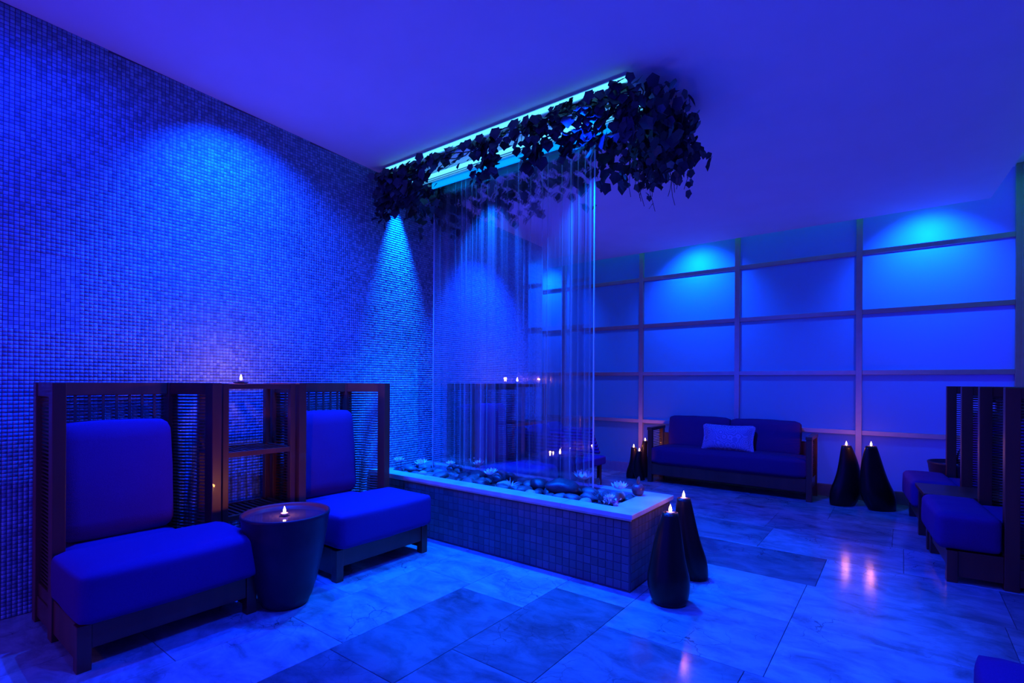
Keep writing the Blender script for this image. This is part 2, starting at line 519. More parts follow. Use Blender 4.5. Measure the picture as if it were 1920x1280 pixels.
# left wall with glass mosaic
yw0, yw1 = -1.3, 5.64
mb = MB()
for (a, b) in ((0, 0),):
    x0a, x1a = wall_x(yw0), wall_x(yw1)
    mb.add([(x0a, yw0, 0), (x1a, yw1, 0), (x1a - .25, yw1, 0), (x0a - .25, yw0, 0),
            (x0a, yw0, 3.3), (x1a, yw1, 3.3), (x1a - .25, yw1, 3.3), (x0a - .25, yw0, 3.3)],
           [(0, 3, 2, 1), (4, 5, 6, 7), (0, 1, 5, 4), (1, 2, 6, 5), (2, 3, 7, 6), (3, 0, 4, 7)])
wall_left = tag(mb.build('wall_left', M['grout']), kind='structure')
P_ = 0.021
ys = np.arange(.30, yw1 - P_, P_)
zs = np.arange(.004, 3.19, P_)
YY, ZZ = np.meshgrid(ys, zs, indexing='ij')
YY = YY.ravel(); ZZ = ZZ.ravel()
ok = ZZ + P_ < ceil_z(YY) + .01
YY, ZZ = YY[ok], ZZ[ok]
# the three hundred tesserae nearest the camera are pieces of their own
near = (YY > .50) & (YY < .50 + 15 * P_) & (ZZ > 1.50) & (ZZ < 1.50 + 20 * P_)
g = P_ - .0026


def tess(Y, Z, n):
    # local: outer frame at depth 0, raised face 2.2 mm, slightly tilted
    base = np.zeros((n, 8, 3))
    inn = .0011
    ty = rng.normal(0, .00022, n); tz = rng.normal(0, .00022, n); h = rng.uniform(.0016, .0030, n)
    for k, (a, b) in enumerate(((0, 0), (g, 0), (g, g), (0, g))):
        base[:, k, 1] = Y + a; base[:, k, 2] = Z + b
        a2 = min(max(a, inn), g - inn); b2 = min(max(b, inn), g - inn)
        base[:, k + 4, 1] = Y + a2; base[:, k + 4, 2] = Z + b2
        base[:, k + 4, 0] = h + ty * (1 if a else -1) + tz * (1 if b else -1)
    return base


faces1 = np.array([[4, 5, 6, 7], [0, 1, 5, 4], [1, 2, 6, 5], [2, 3, 7, 6], [3, 0, 4, 7]])
fy, fz = YY[~near], ZZ[~near]
n = len(fy)
v = tess(fy, fz, n)
v[:, :, 0] += wall_x(v[:, :, 1])
F = (np.arange(n)[:, None, None] * 8 + faces1[None]).reshape(-1, 4)
me = bpy.data.meshes.new('mosaic')
nv = n * 8
me.vertices.add(nv); me.vertices.foreach_set('co', v.reshape(-1))
me.loops.add(F.size); me.loops.foreach_set('vertex_index', F.reshape(-1).astype(np.int32))
me.polygons.add(len(F)); me.polygons.foreach_set('loop_start', (np.arange(len(F)) * 4).astype(np.int32))
me.update(calc_edges=True); me.validate()
me.materials.append(M['mosaic'])
o = link('mosaic', me, wall_left); o['kind'] = 'stuff'
variants = []
for k in range(6):
    vv = tess(np.zeros(1), np.zeros(1), 1)[0]
    variants.append(MB().add(vv.tolist(), faces1.tolist()).mesh('mosaic_tile', M['mosaic']))
for (y, z) in zip(YY[near], ZZ[near]):
    link('mosaic_tile', random.choice(variants), wall_left, (wall_x(y), y, z), (0, 0, math.atan(.0165)))

# dropped ceiling with its slanted free edge, and the upper ceiling over the cove
prof = [(-6.2, -1.4), (1.02, -1.4), (1.0, 2.2), (.735, 5.45), (.655, 6.55), (-6.2, 6.60)]
mb = MB()
nP = len(prof)
vs = [(x, y, ceil_z(y)) for x, y in prof] + [(x, y, ceil_z(y) + .06) for x, y in prof]
mb.add(vs, [tuple(reversed(range(nP))), tuple(range(nP, 2 * nP))] + [(i, (i + 1) % nP, nP + (i + 1) % nP, nP + i) for i in range(nP)])
tag(mb.build('ceiling', M['plaster']), kind='structure')
tag(MB().box(-6.2, 1.1, -1.4, 8.4, 3.33, 3.4).build('ceiling', M['plaster']), kind='structure')
tag(MB().box(.97, 1.1, -1.4, 6.72, 0, 3.4).build('wall_right', M['plain_wall']), kind='structure')
tag(MB().box(-6.2, -6.05, -1.4, 8.4, 0, 3.4).build('wall_far_left', M['plain_wall']), kind='structure')
tag(MB().box(-6.05, 1.1, 8.2, 8.4, 0, 3.4).build('wall_back', M['plain_wall']), kind='structure')

# frosted glass screen
GY = 6.72
scr = empty('window_1', (0, 0, 0)); tag(scr, kind='structure')
mx_ = [-2.862 + 1.245 * k for k in range(-2, 4)]       # mullion centres
mz = [.725, 1.375, 2.03, 2.67]
zlev = [.13] + mz + [3.33]
for i, x in enumerate(mx_):
    bevel(MB().box(x - .028, x + .028, GY - .045, GY + .02, .13, 3.33).build('mullion', M['trim'], scr))
for z in mz:
    for i in range(len(mx_) - 1):
        bevel(MB().box(mx_[i] + .028, mx_[i + 1] - .028, GY - .035, GY + .02, z - .024, z + .024).build('rail', M['trim'], scr))
for i in range(len(mx_) - 1):
    for j in range(5):
        a, b, c_, d = mx_[i] + .02, mx_[i + 1] - .02, zlev[j] + (.016 if j else 0), zlev[j + 1] - .016
        mb = MB().box(a, b, GY, GY + .008, c_, d)
        o = mb.build('pane', M['frost'], scr)
        o.data.materials.append(M['clear_back'])
        for k, p in enumerate(o.data.polygons):
            p.material_index = 0 if k == 2 else 1
tag(MB().box(-5.4, .97, GY - .05, GY + .02, 0, .13).build('baseboard_back', M['base']), kind='structure')
tag(bevel(MB().box(.885, .97, GY - .06, GY + .02, 0, 3.33).build('trim_1', M['trim'])), kind='structure')
# steel posts standing in the lit gap behind the screen, seen as soft shadows
for k, (x, w) in enumerate(((-4.02, .10),)):
    tag(MB().box(x - w / 2, x + w / 2, GY + .05, GY + .15, 0, 3.3).build('trim_%d' % (k + 2), M['metal']), kind='structure')

# ------------------------------------------------------------------ pond
PX0, PX1, PY0, PY1, PZ = wall_x(3.5) + .016, -1.26, 2.83, 3.52, .47
pond = empty('stone_pond', ((PX0 + PX1) / 2, 3.17, 0))
tag(pond, 'long raised pond with mosaic sides and pale stone coping under the waterfall', 'pond')
pc = Vector((-(PX0 + PX1) / 2, -3.17, 0))


def pchild(mb, name, mat, smooth=False):
    return mb.build(name, mat, pond, smooth, loc=tuple(pc))


body = MB()
body.box(PX0, PX1 - .02, PY0 + .02, PY0 + .11, 0, .43).box(PX0, PX1 - .02, PY1 - .10, PY1 - .02, 0, .43).box(PX1 - .12, PX1 - .02, PY0 + .11, PY1 - .10, 0, .43).box(PX0, PX1 - .12, PY0 + .11, PY1 - .10, 0, .36)
pchild(body, 'basin', simple('pond_grout', (.075, .07, .07), .8))
pchild(MB().box(PX0, PX1 - .12, PY0 + .11, PY1 - .10, .36, .385), 'pool_water', M['pool'])
# coping slabs
xs = np.linspace(PX0, PX1, 6)
for i in range(5):
    bevel(pchild(MB().box(xs[i] + .0008, xs[i + 1] - .0008, PY0, PY0 + .135, PZ - .03, PZ), 'coping_slab', M['cap']), .003)
    x1 = xs[i + 1]
    bevel(pchild(MB().box(xs[i] + .0008, x1 - .0008, PY1 - .10, PY1, PZ - .03, PZ), 'coping_slab', M['cap']), .003)
bevel(pchild(MB().box(PX1 - .19, PX1, PY0 + .136, PY1 - .101, PZ - .03, PZ), 'coping_slab', M['cap']), .003)
bevel(pchild(MB().box(PX0, PX1 - .012, PY0 + .008, PY0 + .02, PZ - .042, PZ - .03), 'coping_lip', M['cap']), .002)
# side tiles 5 cm: the ones nearest the right corner as pieces, the rest joined
tp = .0515
tmesh = []
for k in range(5):
    h = .0028 + .0016 * random.random()
    s_ = tp - .0026
    i_ = .002
    tmesh.append(MB().add([(0, 0, 0), (s_, 0, 0), (s_, 0, s_), (0, 0, s_), (i_, -h, i_), (s_ - i_, -h, i_), (s_ - i_, -h, s_ - i_), (i_, -h, s_ - i_)],
                          [(4, 5, 6, 7), (0, 1, 5, 4), (1, 2, 6, 5), (2, 3, 7, 6), (3, 0, 4, 7)]).mesh('pond_tile', M['pond_tile']))
rest = MB()
cnt = 0
for i in range(int((PX1 - .02 - PX0) / tp)):
    for j in range(8):
        x = PX1 - .024 - (i + 1) * tp; z = .012 + j * tp
        if cnt < 230:
            link('pond_tile', random.choice(tmesh), pond, tuple(Vector((x, PY0 + .02, z)) + pc)); cnt += 1
        else:
            q = random.choice(tmesh)
            rest.add([(v_.co.x + x, v_.co.y + PY0 + .02, v_.co.z + z) for v_ in q.vertices], [tuple(p.vertices) for p in q.polygons])
for i in range(int((PY1 - PY0 - .05) / tp)):
    for j in range(8):
        if i < 8:
            link('pond_tile', random.choice(tmesh), pond, tuple(Vector((PX1 - .02, PY0 + .03 + i * tp, .012 + j * tp)) + pc), (0, 0, PI / 2))
        else:
            q = random.choice(tmesh)
            rest.add([(PX1 - .02 - v_.co.y, PY0 + .03 + i * tp + v_.co.x, v_.co.z + .012 + j * tp) for v_ in q.vertices], [tuple(p.vertices) for p in q.polygons])
pchild(rest, 'tile_field', M['pond_tile'])['kind'] = 'stuff'

# pebbles in the basin
bx0, bx1, by0, by1 = PX0 + .03, PX1 - .21, PY0 + .15, PY1 - .12


def stone_mesh(k, mat):
    bm = bmesh.new()
    bmesh.ops.create_icosphere(bm, subdivisions=3, radius=1)
    for v_ in bm.verts:
        d = noise.noise(v_.co * 1.1 + Vector((k * 7.3, 0, 0))) * .25 + noise.noise(v_.co * 3 + Vector((k * 3.1, 5, 0))) * .05
        v_.co *= 1 + d
    me = bpy.data.meshes.new('river_stone'); bm.to_mesh(me); bm.free()
    me.materials.append(mat)
    me.polygons.foreach_set('use_smooth', [True] * len(me.polygons))
    return me


smesh = [[stone_mesh(k * 5 + q, PEB[q][1]) for k in range(3)] for q in range(5)]
spots = []
rows_ = 4
nx = 21
for i in range(nx):
    for j in range(rows_):
        x = bx0 + (i + .5 + (.25 if j % 2 else -.25)) * (bx1 - bx0) / nx + random.uniform(-.02, .02)
        y = by0 + (j + .5) * (by1 - by0) / rows_ + random.uniform(-.012, .012)
        spots.append((x, y))
ORD = ['first', 'second', 'third', 'fourth', 'fifth', 'sixth', 'seventh', 'eighth', 'ninth', 'tenth', 'eleventh', 'twelfth', 'thirteenth', 'fourteenth',
       'fifteenth', 'sixteenth', 'seventeenth', 'eighteenth', 'nineteenth', 'twentieth', 'twenty-first']
ROWN = ['front row', 'second row', 'third row', 'back row']
for k, (x, y) in enumerate(spots):
    q = random.choices(range(5), [4, 4, 3, 1.2, 3])[0]
    r = random.uniform(.036, .062)
    zz = .40 + r * .45 + random.uniform(0, .04)
    o = link('river_stone', random.choice(smesh[q]), None, (x, y, zz), (random.uniform(-.3, .3), random.uniform(-.3, .3), random.uniform(0, 6.3)), (r * 1.25, r, r * random.uniform(.65, .85)))
    tag(o, '%s river stone in the pond, %s, %s from the mosaic wall' % (PEB[q][0], ROWN[k % rows_], ORD[k // rows_]), 'stone', 'river stones in the pond')
big = link('river_stone', smesh[0][1], None, (-1.93, 3.13, .50), (0, .1, .4), (.12, .085, .062))
tag(big, 'largest black rounded river stone lying in front of the big lily', 'stone')
pale = link('river_stone', smesh[3][1], None, (-2.10, 2.985, .455), (0, 0, .3), (.045, .035, .028))
tag(pale, 'small white river stone against the front coping right of middle', 'stone')
grav = MB()
bm0 = bmesh.new(); bmesh.ops.create_icosphere(bm0, subdivisions=1, radius=1)
gv = [v_.co.copy() for v_ in bm0.verts]; gf = [tuple(v_.index for v_ in f.verts) for f in bm0.faces]; bm0.free()
for k in range(900):
    x, y = random.uniform(bx0 + .02, bx1 - .01), random.uniform(by0 + .01, by1 - .01)
    r = random.uniform(.012, .022)
    grav.add([(v_.x * r * 1.3 + x, v_.y * r + y, v_.z * r * .8 + .40 + random.uniform(0, .004)) for v_ in gv], gf)
o = grav.build('gravel', M['pond_tile'], None, True)
tag(o, 'small dark gravel filling the pond basin between the stones', 'gravel', None, 'stuff')

# artificial water lilies
def petal_mesh(name, L_, w, curl, mat):
    mb = MB(); n_ = 6; vs = []; fs = []
    for i in range(n_ + 1):
        t = i / n_
        ww = w * math.sin(PI * min(1, (t * .86 + .12))) ** .7
        x = L_ * t * math.cos(curl * t); z = L_ * t * math.sin(curl * t)
        vs += [(x, -ww, z + ww * .35), (x, 0, z), (x, ww, z + ww * .35)]
    for i in range(n_):
        a = i * 3
        fs += [(a, a + 3, a + 4, a + 1), (a + 1, a + 4, a + 5, a + 2)]
    m_ = mb.add(vs, fs).mesh(name, mat, True)
    return m_


pm = [petal_mesh('petal', .062, .013, .55, M['petal']), petal_mesh('petal', .052, .012, .95, M['petal']), petal_mesh('petal', .038, .010, 1.25, M['petal'])]
heart = MB().lathe([(.001, 0), (.008, .004), (.009, .012), (.001, .018)], 10).mesh('flower_heart', M['wax'], True)


def lily(x, y, z, s, label, tilt=0):
    s *= .84
    r = empty('water_lily', (x, y, z), random.uniform(0, 6)); r.rotation_euler[0] = tilt
    tag(r, label, 'flower', 'white water lilies on the pond stones')
    link('flower_heart', heart, r, scale=(s, s, s))
    for q, n_ in ((0, 9), (1, 8), (2, 6)):
        for k in range(n_):
            link('petal', pm[q], r, (0, 0, .002 * q), (0, 0, 2 * PI * (k + .5 * q) / n_ + random.uniform(-.1, .1)), (s, s, s))


lily(-3.56, 3.02, .535, 1.15, 'white lily nearest the mosaic wall at the left end of the pond')
lily(-3.36, 3.10, .52, 1.25, 'open white lily standing second from the mosaic wall', .25)
lily(-3.12, 3.22, .525, 1.0, 'pale lily half hidden among stones left of the twig')
lily(-2.86, 3.30, .54, 1.2, 'white lily at the back coping under the budding twig', .2)
lily(-2.52, 3.05, .535, 1.3, 'white lily in the middle of the pond near the front coping', .15)
lily(-1.86, 3.31, .54, 1.75, 'largest white lily under the right edge of the glass', .1)
lily(-1.52, 3.20, .53, 1.35, 'white lily beside the fruit at the right end of the pond')
lily(-1.50, 3.02, .50, .8, 'small lily tucked behind the pink blossom')


def sprig(name, label, cat, x, y, z, n_, L_, mat, r=.0018, spread=.6, curl=1.5, leafmat=None):
    e_ = empty(name, (x, y, z)); tag(e_, label, cat)
    for k in range(n_):
        a = random.uniform(0, 6.28); sp = random.uniform(.1, spread); p = Vector((0, 0, 0)); d = Vector((math.cos(a) * sp, math.sin(a) * sp, 1)).normalized()
        pts = [p.copy()]
        ax = Vector((random.uniform(-1, 1), random.uniform(-1, 1), random.uniform(-.4, .4)))
        for i in range(6):
            d = (d + ax * curl * .12).normalized(); p = p + d * L_ * random.uniform(.8, 1.1) / 6; pts.append(p.copy())
        MB().tube(pts, [r] * 5 + [r * .6, r * .3], 5).build('stem', mat, e_, True)
        if leafmat:
            link('bud', heart, e_, tuple(pts[-1]), (random.random(), random.random(), 0), (.8, .8, 1.1))
    return e_


sprig('grass_tuft', 'dark curly grass tuft at the front right corner of the stones', 'plant', -1.55, 3.01, .47, 46, .085, M['leaf_hi'], .0022, 1.3, 3.5)
sprig('twig', 'thin budding twig rising behind the pond stones left of middle', 'twig', -2.93, 3.34, .50, 3, .10, M['twig'], .0018, .5, 1.0, True)
sprig('twig', 'pale forked twig lying in front of the stones in mid pond', 'twig', -2.30, 3.02, .475, 9, .075, M['petal'], .0016, 1.6, 2.0)
bl = empty('blossom_sprig', (-1.475, 2.985, .465)); tag(bl, 'pink and white blossom sprig at the basin corner', 'flower')
for k in range(26):
    link('blossom', pm[2], bl, (random.uniform(-.05, .05), random.uniform(-.025, .03), random.uniform(0, .04)), (random.uniform(-1, 1), random.uniform(-1, 1), random.uniform(0, 6)), (.45, .6, .5))
    if k % 2: bl.children[-1].data = pm[2]
pinkp = petal_mesh('blossom', .02, .006, .9, M['pink'])
for k in range(16):
    link('blossom', pinkp, bl, (random.uniform(.0, .05), random.uniform(-.025, .02), random.uniform(0, .035)), (random.uniform(-1, 1), random.uniform(-1, 1), random.uniform(0, 6)))
# fruit with a leaf
fr = empty('apple', (-1.455, 3.36, .47)); tag(fr, 'dark round fruit with a standing leaf on the right end of the pond', 'fruit')
MB().lathe([(.004, .002), (.022, 0), (.036, .012), (.044, .036), (.043, .058), (.030, .074), (.012, .077), (.002, .068)], 24).build('fruit_body', simple('dark_fruit_skin', (.10, .05, .07), .3), fr, True)
MB().tube([(0, 0, .068), (.003, 0, .085), (.008, 0, .098)], .0022, 6).build('stem', M['twig'], fr, True)
link('leaf', petal_mesh('leaf', .06, .014, .5, M['leaf_hi']), fr, (.002, 0, .075), (0, -1.25, 2.4))
lf = link('loose_leaf', petal_mesh('loose_leaf', .055, .018, .5, M['leaf_hi']), None, (-1.76, 3.36, .50), (0, -1.0, 2.7))
tag(lf, 'single dark leaf standing up behind the largest lily', 'leaf')

# ------------------------------------------------------------------ waterfall glass, canopy
GYP = 3.30
gx0, gx1 = -3.425, -1.775
wf = empty('waterfall_panel', ((gx0 + gx1) / 2, GYP, .47)); tag(wf, 'tall clear glass sheet with water running down into the pond', 'waterfall')
wc = Vector((-(gx0 + gx1) / 2, -GYP, -.47))
zt, zb = 3.02, .43


def wch(mb, name, mat, smooth=False): return mb.build(name, mat, wf, smooth, loc=tuple(wc))


wch(MB().box(gx0 + .004, gx1 - .004, GYP, GYP + .010, zb, zt), 'glass_sheet', M['glass'])
for x in (gx0, gx1):
    wch(MB().box(x - .0035, x + .0035, GYP - .001, GYP + .011, zb, zt), 'glass_edge', M['edge'])
# rippled film of water
nxf = 330; mb = MB(); vs = []; fs = []
zl = np.linspace(zb, zt, 10)
for z in zl:
    for i in range(nxf + 1):
        x = gx0 + .02 + (gx1 - gx0 - .04) * i / nxf
        y = GYP - .006 + .0022 * noise.noise(Vector((x * 38, z * .25, 0))) + .0009 * noise.noise(Vector((x * 150, z * .4, 3)))
        vs.append((x, y, z))
for j in range(len(zl) - 1):
    for i in range(nxf):
        a = j * (nxf + 1) + i
        fs.append((a, a + 1, a + nxf + 2, a + nxf + 1))
mb.add(vs, fs)
wch(mb, 'water_film', M['film'], True)
for k, (x, w, z0) in enumerate([(-3.40, .004, .5), (-3.33, .006, .5), (-3.22, .003, 2.2), (-3.14, .008, .5), (-3.07, .011, .5), (-3.02, .012, .5), (-2.945, .010, .5), (-2.90, .009, 1.2), (-2.84, .007, .5), (-2.77, .010, .5), (-2.68, .006, .5),
                                (-2.56, .005, 1.6), (-2.45, .006, .5), (-2.33, .004, .5), (-2.22, .006, 1.2), (-2.17, .004, .5), (-2.04, .005, .5), (-1.96, .009, .5), (-1.90, .007, .5), (-1.84, .009, .5), (-1.80, .006, .5)]):
    pts = []
    for i in range(14):
        z = zt - (zt - z0) * i / 13
        pts.append((x + .004 * noise.noise(Vector((k, z * 1.3, 0))), GYP - .011, z))
    mbk = MB(); vs = []; fs = []
    for i, p in enumerate(pts):
        ww = w * (1 + .25 * noise.noise(Vector((k * 3, i, 1)))) * (1 if z0 < .6 else max(.15, 1 - i / 13))
        vs += [(p[0] - ww, p[1] + .002, p[2]), (p[0] - ww * .5, p[1] - .002, p[2]), (p[0] + ww * .5, p[1] - .002, p[2]), (p[0] + ww, p[1] + .002, p[2])]
    for i in range(len(pts) - 1):
        for q in range(3):
            a = i * 4 + q
            fs.append((a, a + 1, a + 5, a + 4))
    mbk.add(vs, fs)
    wch(mbk, 'water_stream', M['stream'], True)

can = empty('light_canopy', (-2.45, 3.16, 3.05)); tag(can, 'long glowing light trough fixed to the ceiling above the waterfall', 'light fixture')
cc = Vector((2.45, -3.16, -3.05))


def cch(mb, name, mat): return mb.build(name, mat, can, loc=tuple(cc))


cx0, cx1, cy0, cy1 = -3.62, -1.33, 2.885, 3.46
zc = 3.108
bevel(cch(MB().box(cx0, cx1, cy0, cy0 + .02, 3.045, zc), 'frame_rail', M['metal']), .002)
bevel(cch(MB().box(cx0, cx1, cy1 - .02, cy1, 3.02, 3.09), 'frame_rail', M['metal']), .002)
for x in (cx0, cx1 - .02):
    bevel(cch(MB().box(x, x + .02, cy0 + .02, cy1 - .02, 3.03, 3.09), 'frame_rail', M['metal']), .002)
cch(MB().box(cx0, cx1, cy0 - .018, cy0 + .001, 3.104, 3.108), 'led_block_plate', M['metal'])  # added strip that blocks the LED light from the ceiling
cch(MB().box(cx0 + .03, cx1 - .005, cy0 - .012, cy0 - .001, 3.076, 3.103), 'led_strip', M['led'])
cch(MB().box(cx0 + .05, cx1 - .05, 3.165, 3.185, 3.06, 3.085), 'led_strip', M['led'])
for k, z in enumerate((3.034, 3.052, 3.070)):
    cch(MB().box(cx0 + .04, cx1 - .04, 3.205 + .002 * k, 3.24, z, z + .012), 'channel', M['metal'])
cch(MB().box(cx0 + .04, cx1 - .04, 3.24, 3.36, 3.02, 3.095), 'water_trough', M['metal'])
cch(MB().box(gx0 + .05, gx1 + .35, 3.222, 3.239, 2.985, 3.030), 'acrylic_lip', M['weir'])

# ------------------------------------------------------------------ ivy garland
def leaf_mesh(seed, mat):
    rr = random.Random(seed)
    out = []
    n_ = 15
    for k in range(n_):
        t = -PI + 2 * PI * (k + .5) / n_
        lobes = .62 + .38 * abs(math.cos(2.5 * t)) ** .8
        tip = 1.0 + .25 * math.exp(-(t / .5) ** 2)
        out.append((math.cos(t) * lobes * tip * .5 + .08, math.sin(t) * lobes * .52, 0))
    vs = [(-.05, 0, .0)] + [(x, y, .12 * abs(y) * 1.3 - .16 * x * x + rr.uniform(-.03, .03)) for x, y, _ in out]
    fs = [(0, 1 + k, 1 + (k + 1) % n_) for k in range(n_)]
    return vs, fs


LV = [leaf_mesh(k, None) for k in range(5)]
LMESH = [MB().add(v_, f_).mesh('leaf', M['leaf'] if k < 4 else M['leaf_hi'], True) for k, (v_, f_) in enumerate(LV)]
gar = empty('ivy_garland', (-2.45, 3.16, 3.05)); tag(gar, 'dark artificial ivy garland draped all around the ceiling light trough', 'garland')
leaves = []          # pos, rot, size


def hang(x, y, ztop, drop, dens, spread=.05, trail=.2):
    """strings of leaves hanging from one point of the rim"""
    n_ = int(dens * drop / .05) + 1
    for k in range(n_):
        z = ztop - drop * random.random() ** 1.15
        leaves.append((Vector((x + random.gauss(0, spread), y + random.gauss(0, spread * .7), z)), random.uniform(.045, .095)))


random.seed(21)
x = cx0 - .02
while x < cx1 + .05:
    u = (x - cx0) / (cx1 - cx0)
    clump = noise.noise(Vector((x * 3.1, 4.2, 0)))
    drop = .13 + .17 * max(0, clump + .25)
    if u < .22: drop = .30 + .10 * random.random()
    if .40 < u < .62: drop *= .6
    if .48 < u < .56 or .66 < u < .75: drop = .34
    if u > .80: drop = .34
    dens = 1.25 + (1.3 if u > .68 or u < .25 else 0)
    if .34 < u < .50: dens = .9
    if (clump > .12 and u < .7) or .48 < u < .56: dens += .9
    hang(x, cy0 - .03, 3.05, drop, dens, .035)
    x += .035
for k in range(150):      # bulge over the right end
    t = random.random()
    x = cx1 + .03 + random.uniform(-.05, .22) ; y = cy0 + t * .62
    hang(x, y, 3.08 - random.random() * .12, .20 + .30 * t * random.random(), .35, .04)
for k in range(38):      # trailing strings at the right end
    x = cx1 + random.uniform(-.20, .20); y = random.uniform(3.15, 3.60)
    z = 2.95; dz = random.uniform(.18, .42)
    for i in range(7):
        leaves.append((Vector((x + random.gauss(0, .015), y + random.gauss(0, .015), z - dz * i / 6)), random.uniform(.035, .06)))
for k in range(60):      # left end by the mosaic wall
    x = cx0 + random.uniform(-.08, .30); y = random.uniform(cy0 - .02, cy1)
    hang(x, y, 3.05, .16 + .30 * random.random(), .45, .03)
x = cx0
while x < cx1:            # back rim
    hang(x, cy1 + .04, 3.03, .20 + .25 * random.random(), 1.3, .04)
    x += .045
cen = Vector((-2.45, 3.16, 3.05))


def leaf_rot(p):
    out = Vector((0, 0, 0))
    if p.y < 3.0: out.y = -1
    elif p.y > 3.45: out.y = 1
    if p.x > cx1 - .05: out.x = 1
    yaw = random.uniform(-2.2, -.9) if p.y < 3.05 and p.x < cx1 else random.uniform(0, 6.3)
    return (random.uniform(-.5, .5), random.uniform(.5, 1.6), yaw)


def fwd(p): return -p.x * .606 + p.y * .795


leaves = [l for l in leaves if l[0].x > wall_x(l[0].y) + .04]
leaves = [l for l in leaves if not (l[0].x < -3.54 and abs(l[0].y - 3.14) < .13)]
leaves.sort(key=lambda l: fwd(l[0]) - l[1] * 8)
from mathutils import Euler
restl = {0: MB(), 4: MB()}
for k, (p, s_) in enumerate(leaves):
    p.z = min(p.z, ceil_z(p.y) - .03)
    rot = leaf_rot(p)
    if k < 300:
        q = random.choices(range(5), [3, 3, 3, 3, 1.5])[0]
        link('leaf', LMESH[q], gar, tuple(p - cen), rot, (s_, s_, s_))
    else:
        q = random.choice((0, 1, 2, 3, 4))
        mtx = Matrix.Translation(p - cen) @ Euler(rot).to_matrix().to_4x4() @ Matrix.Scale(s_, 4)
        restl[4 if q == 4 else 0].add([mtx @ Vector(v_) for v_ in LV[q][0]], LV[q][1])
restl[0].build('foliage', M['leaf'], gar, True)['kind'] = 'stuff'
restl[4].build('foliage', M['leaf_hi'], gar, True)['kind'] = 'stuff'
for k in range(3):
    pts = []
    for i in range(46):
        t = i / 45
        x = cx0 + (cx1 - cx0) * t
        pts.append(Vector((x, cy0 - .02 + .02 * math.sin(t * 40 + k * 2), 3.03 - .02 * k + .02 * math.sin(t * 23 + k))) - cen)
    for i in range(16):
        t = i / 15
        pts.append(Vector((cx1 + .04 + .03 * math.sin(i + k), cy0 + (cy1 - cy0) * t, 3.02 - .03 * k + .02 * math.sin(i * 1.3))) - cen)
    MB().tube(pts, .004, 5).build('vine', M['vine'], gar, True)
for k in range(26):
    x = cx1 + random.uniform(-.18, .20); y = random.uniform(3.2, 3.58); dz = random.uniform(.25, .5)
    pts = [Vector((x + .02 * math.sin(i * .8 + k), y + .02 * math.cos(i * .7 + k), 2.98 - dz * i / 8)) - cen for i in range(9)]
    MB().tube(pts, .002, 4).build('tendril', M['vine'], gar, True)

# ------------------------------------------------------------------ candles
fl_mesh = MB().lathe([(.0005, 0), (.0055, .005), (.0080, .013), (.0062, .023), (.0026, .033), (.0003, .041)], 12).mesh('flame', M['flame'], True)
cup_mesh = MB().lathe([(.0185, 0), (.0200, .003), (.0200, .016), (.0192, .016), (.0186, .010), (.001, .010)], 24).mesh('candle_cup', M['cup'], True)
wax_mesh = MB().lathe([(.0184, .002), (.0184, .0115), (.002, .0112)], 20).mesh('wax', M['wax'], True)


def candle(x, y, z, label, power=1.5, s=1.0, group='lit tealight candles'):
    e_ = empty('tealight_candle', (x, y, z)); e_.scale = (s, s, s)
    tag(e_, label, 'candle', group)
    link('candle_cup', cup_mesh, e_); link('wax', wax_mesh, e_); link('flame', fl_mesh, e_, (0, 0, .013))
    MB().tube([(0, 0, .011), (0, 0, .016)], .0006, 5).build('wick', M['vine'], e_)
    l = bpy.data.lights.new('candle_light', 'POINT'); l.energy = power * .56; l.color = (1.0, .30, .08); l.shadow_soft_size = .012
    lo = bpy.data.objects.new('candle_light', l); C.objects.link(lo); lo.parent = e_; lo.location = (0, 0, .05 / s)
    return e_


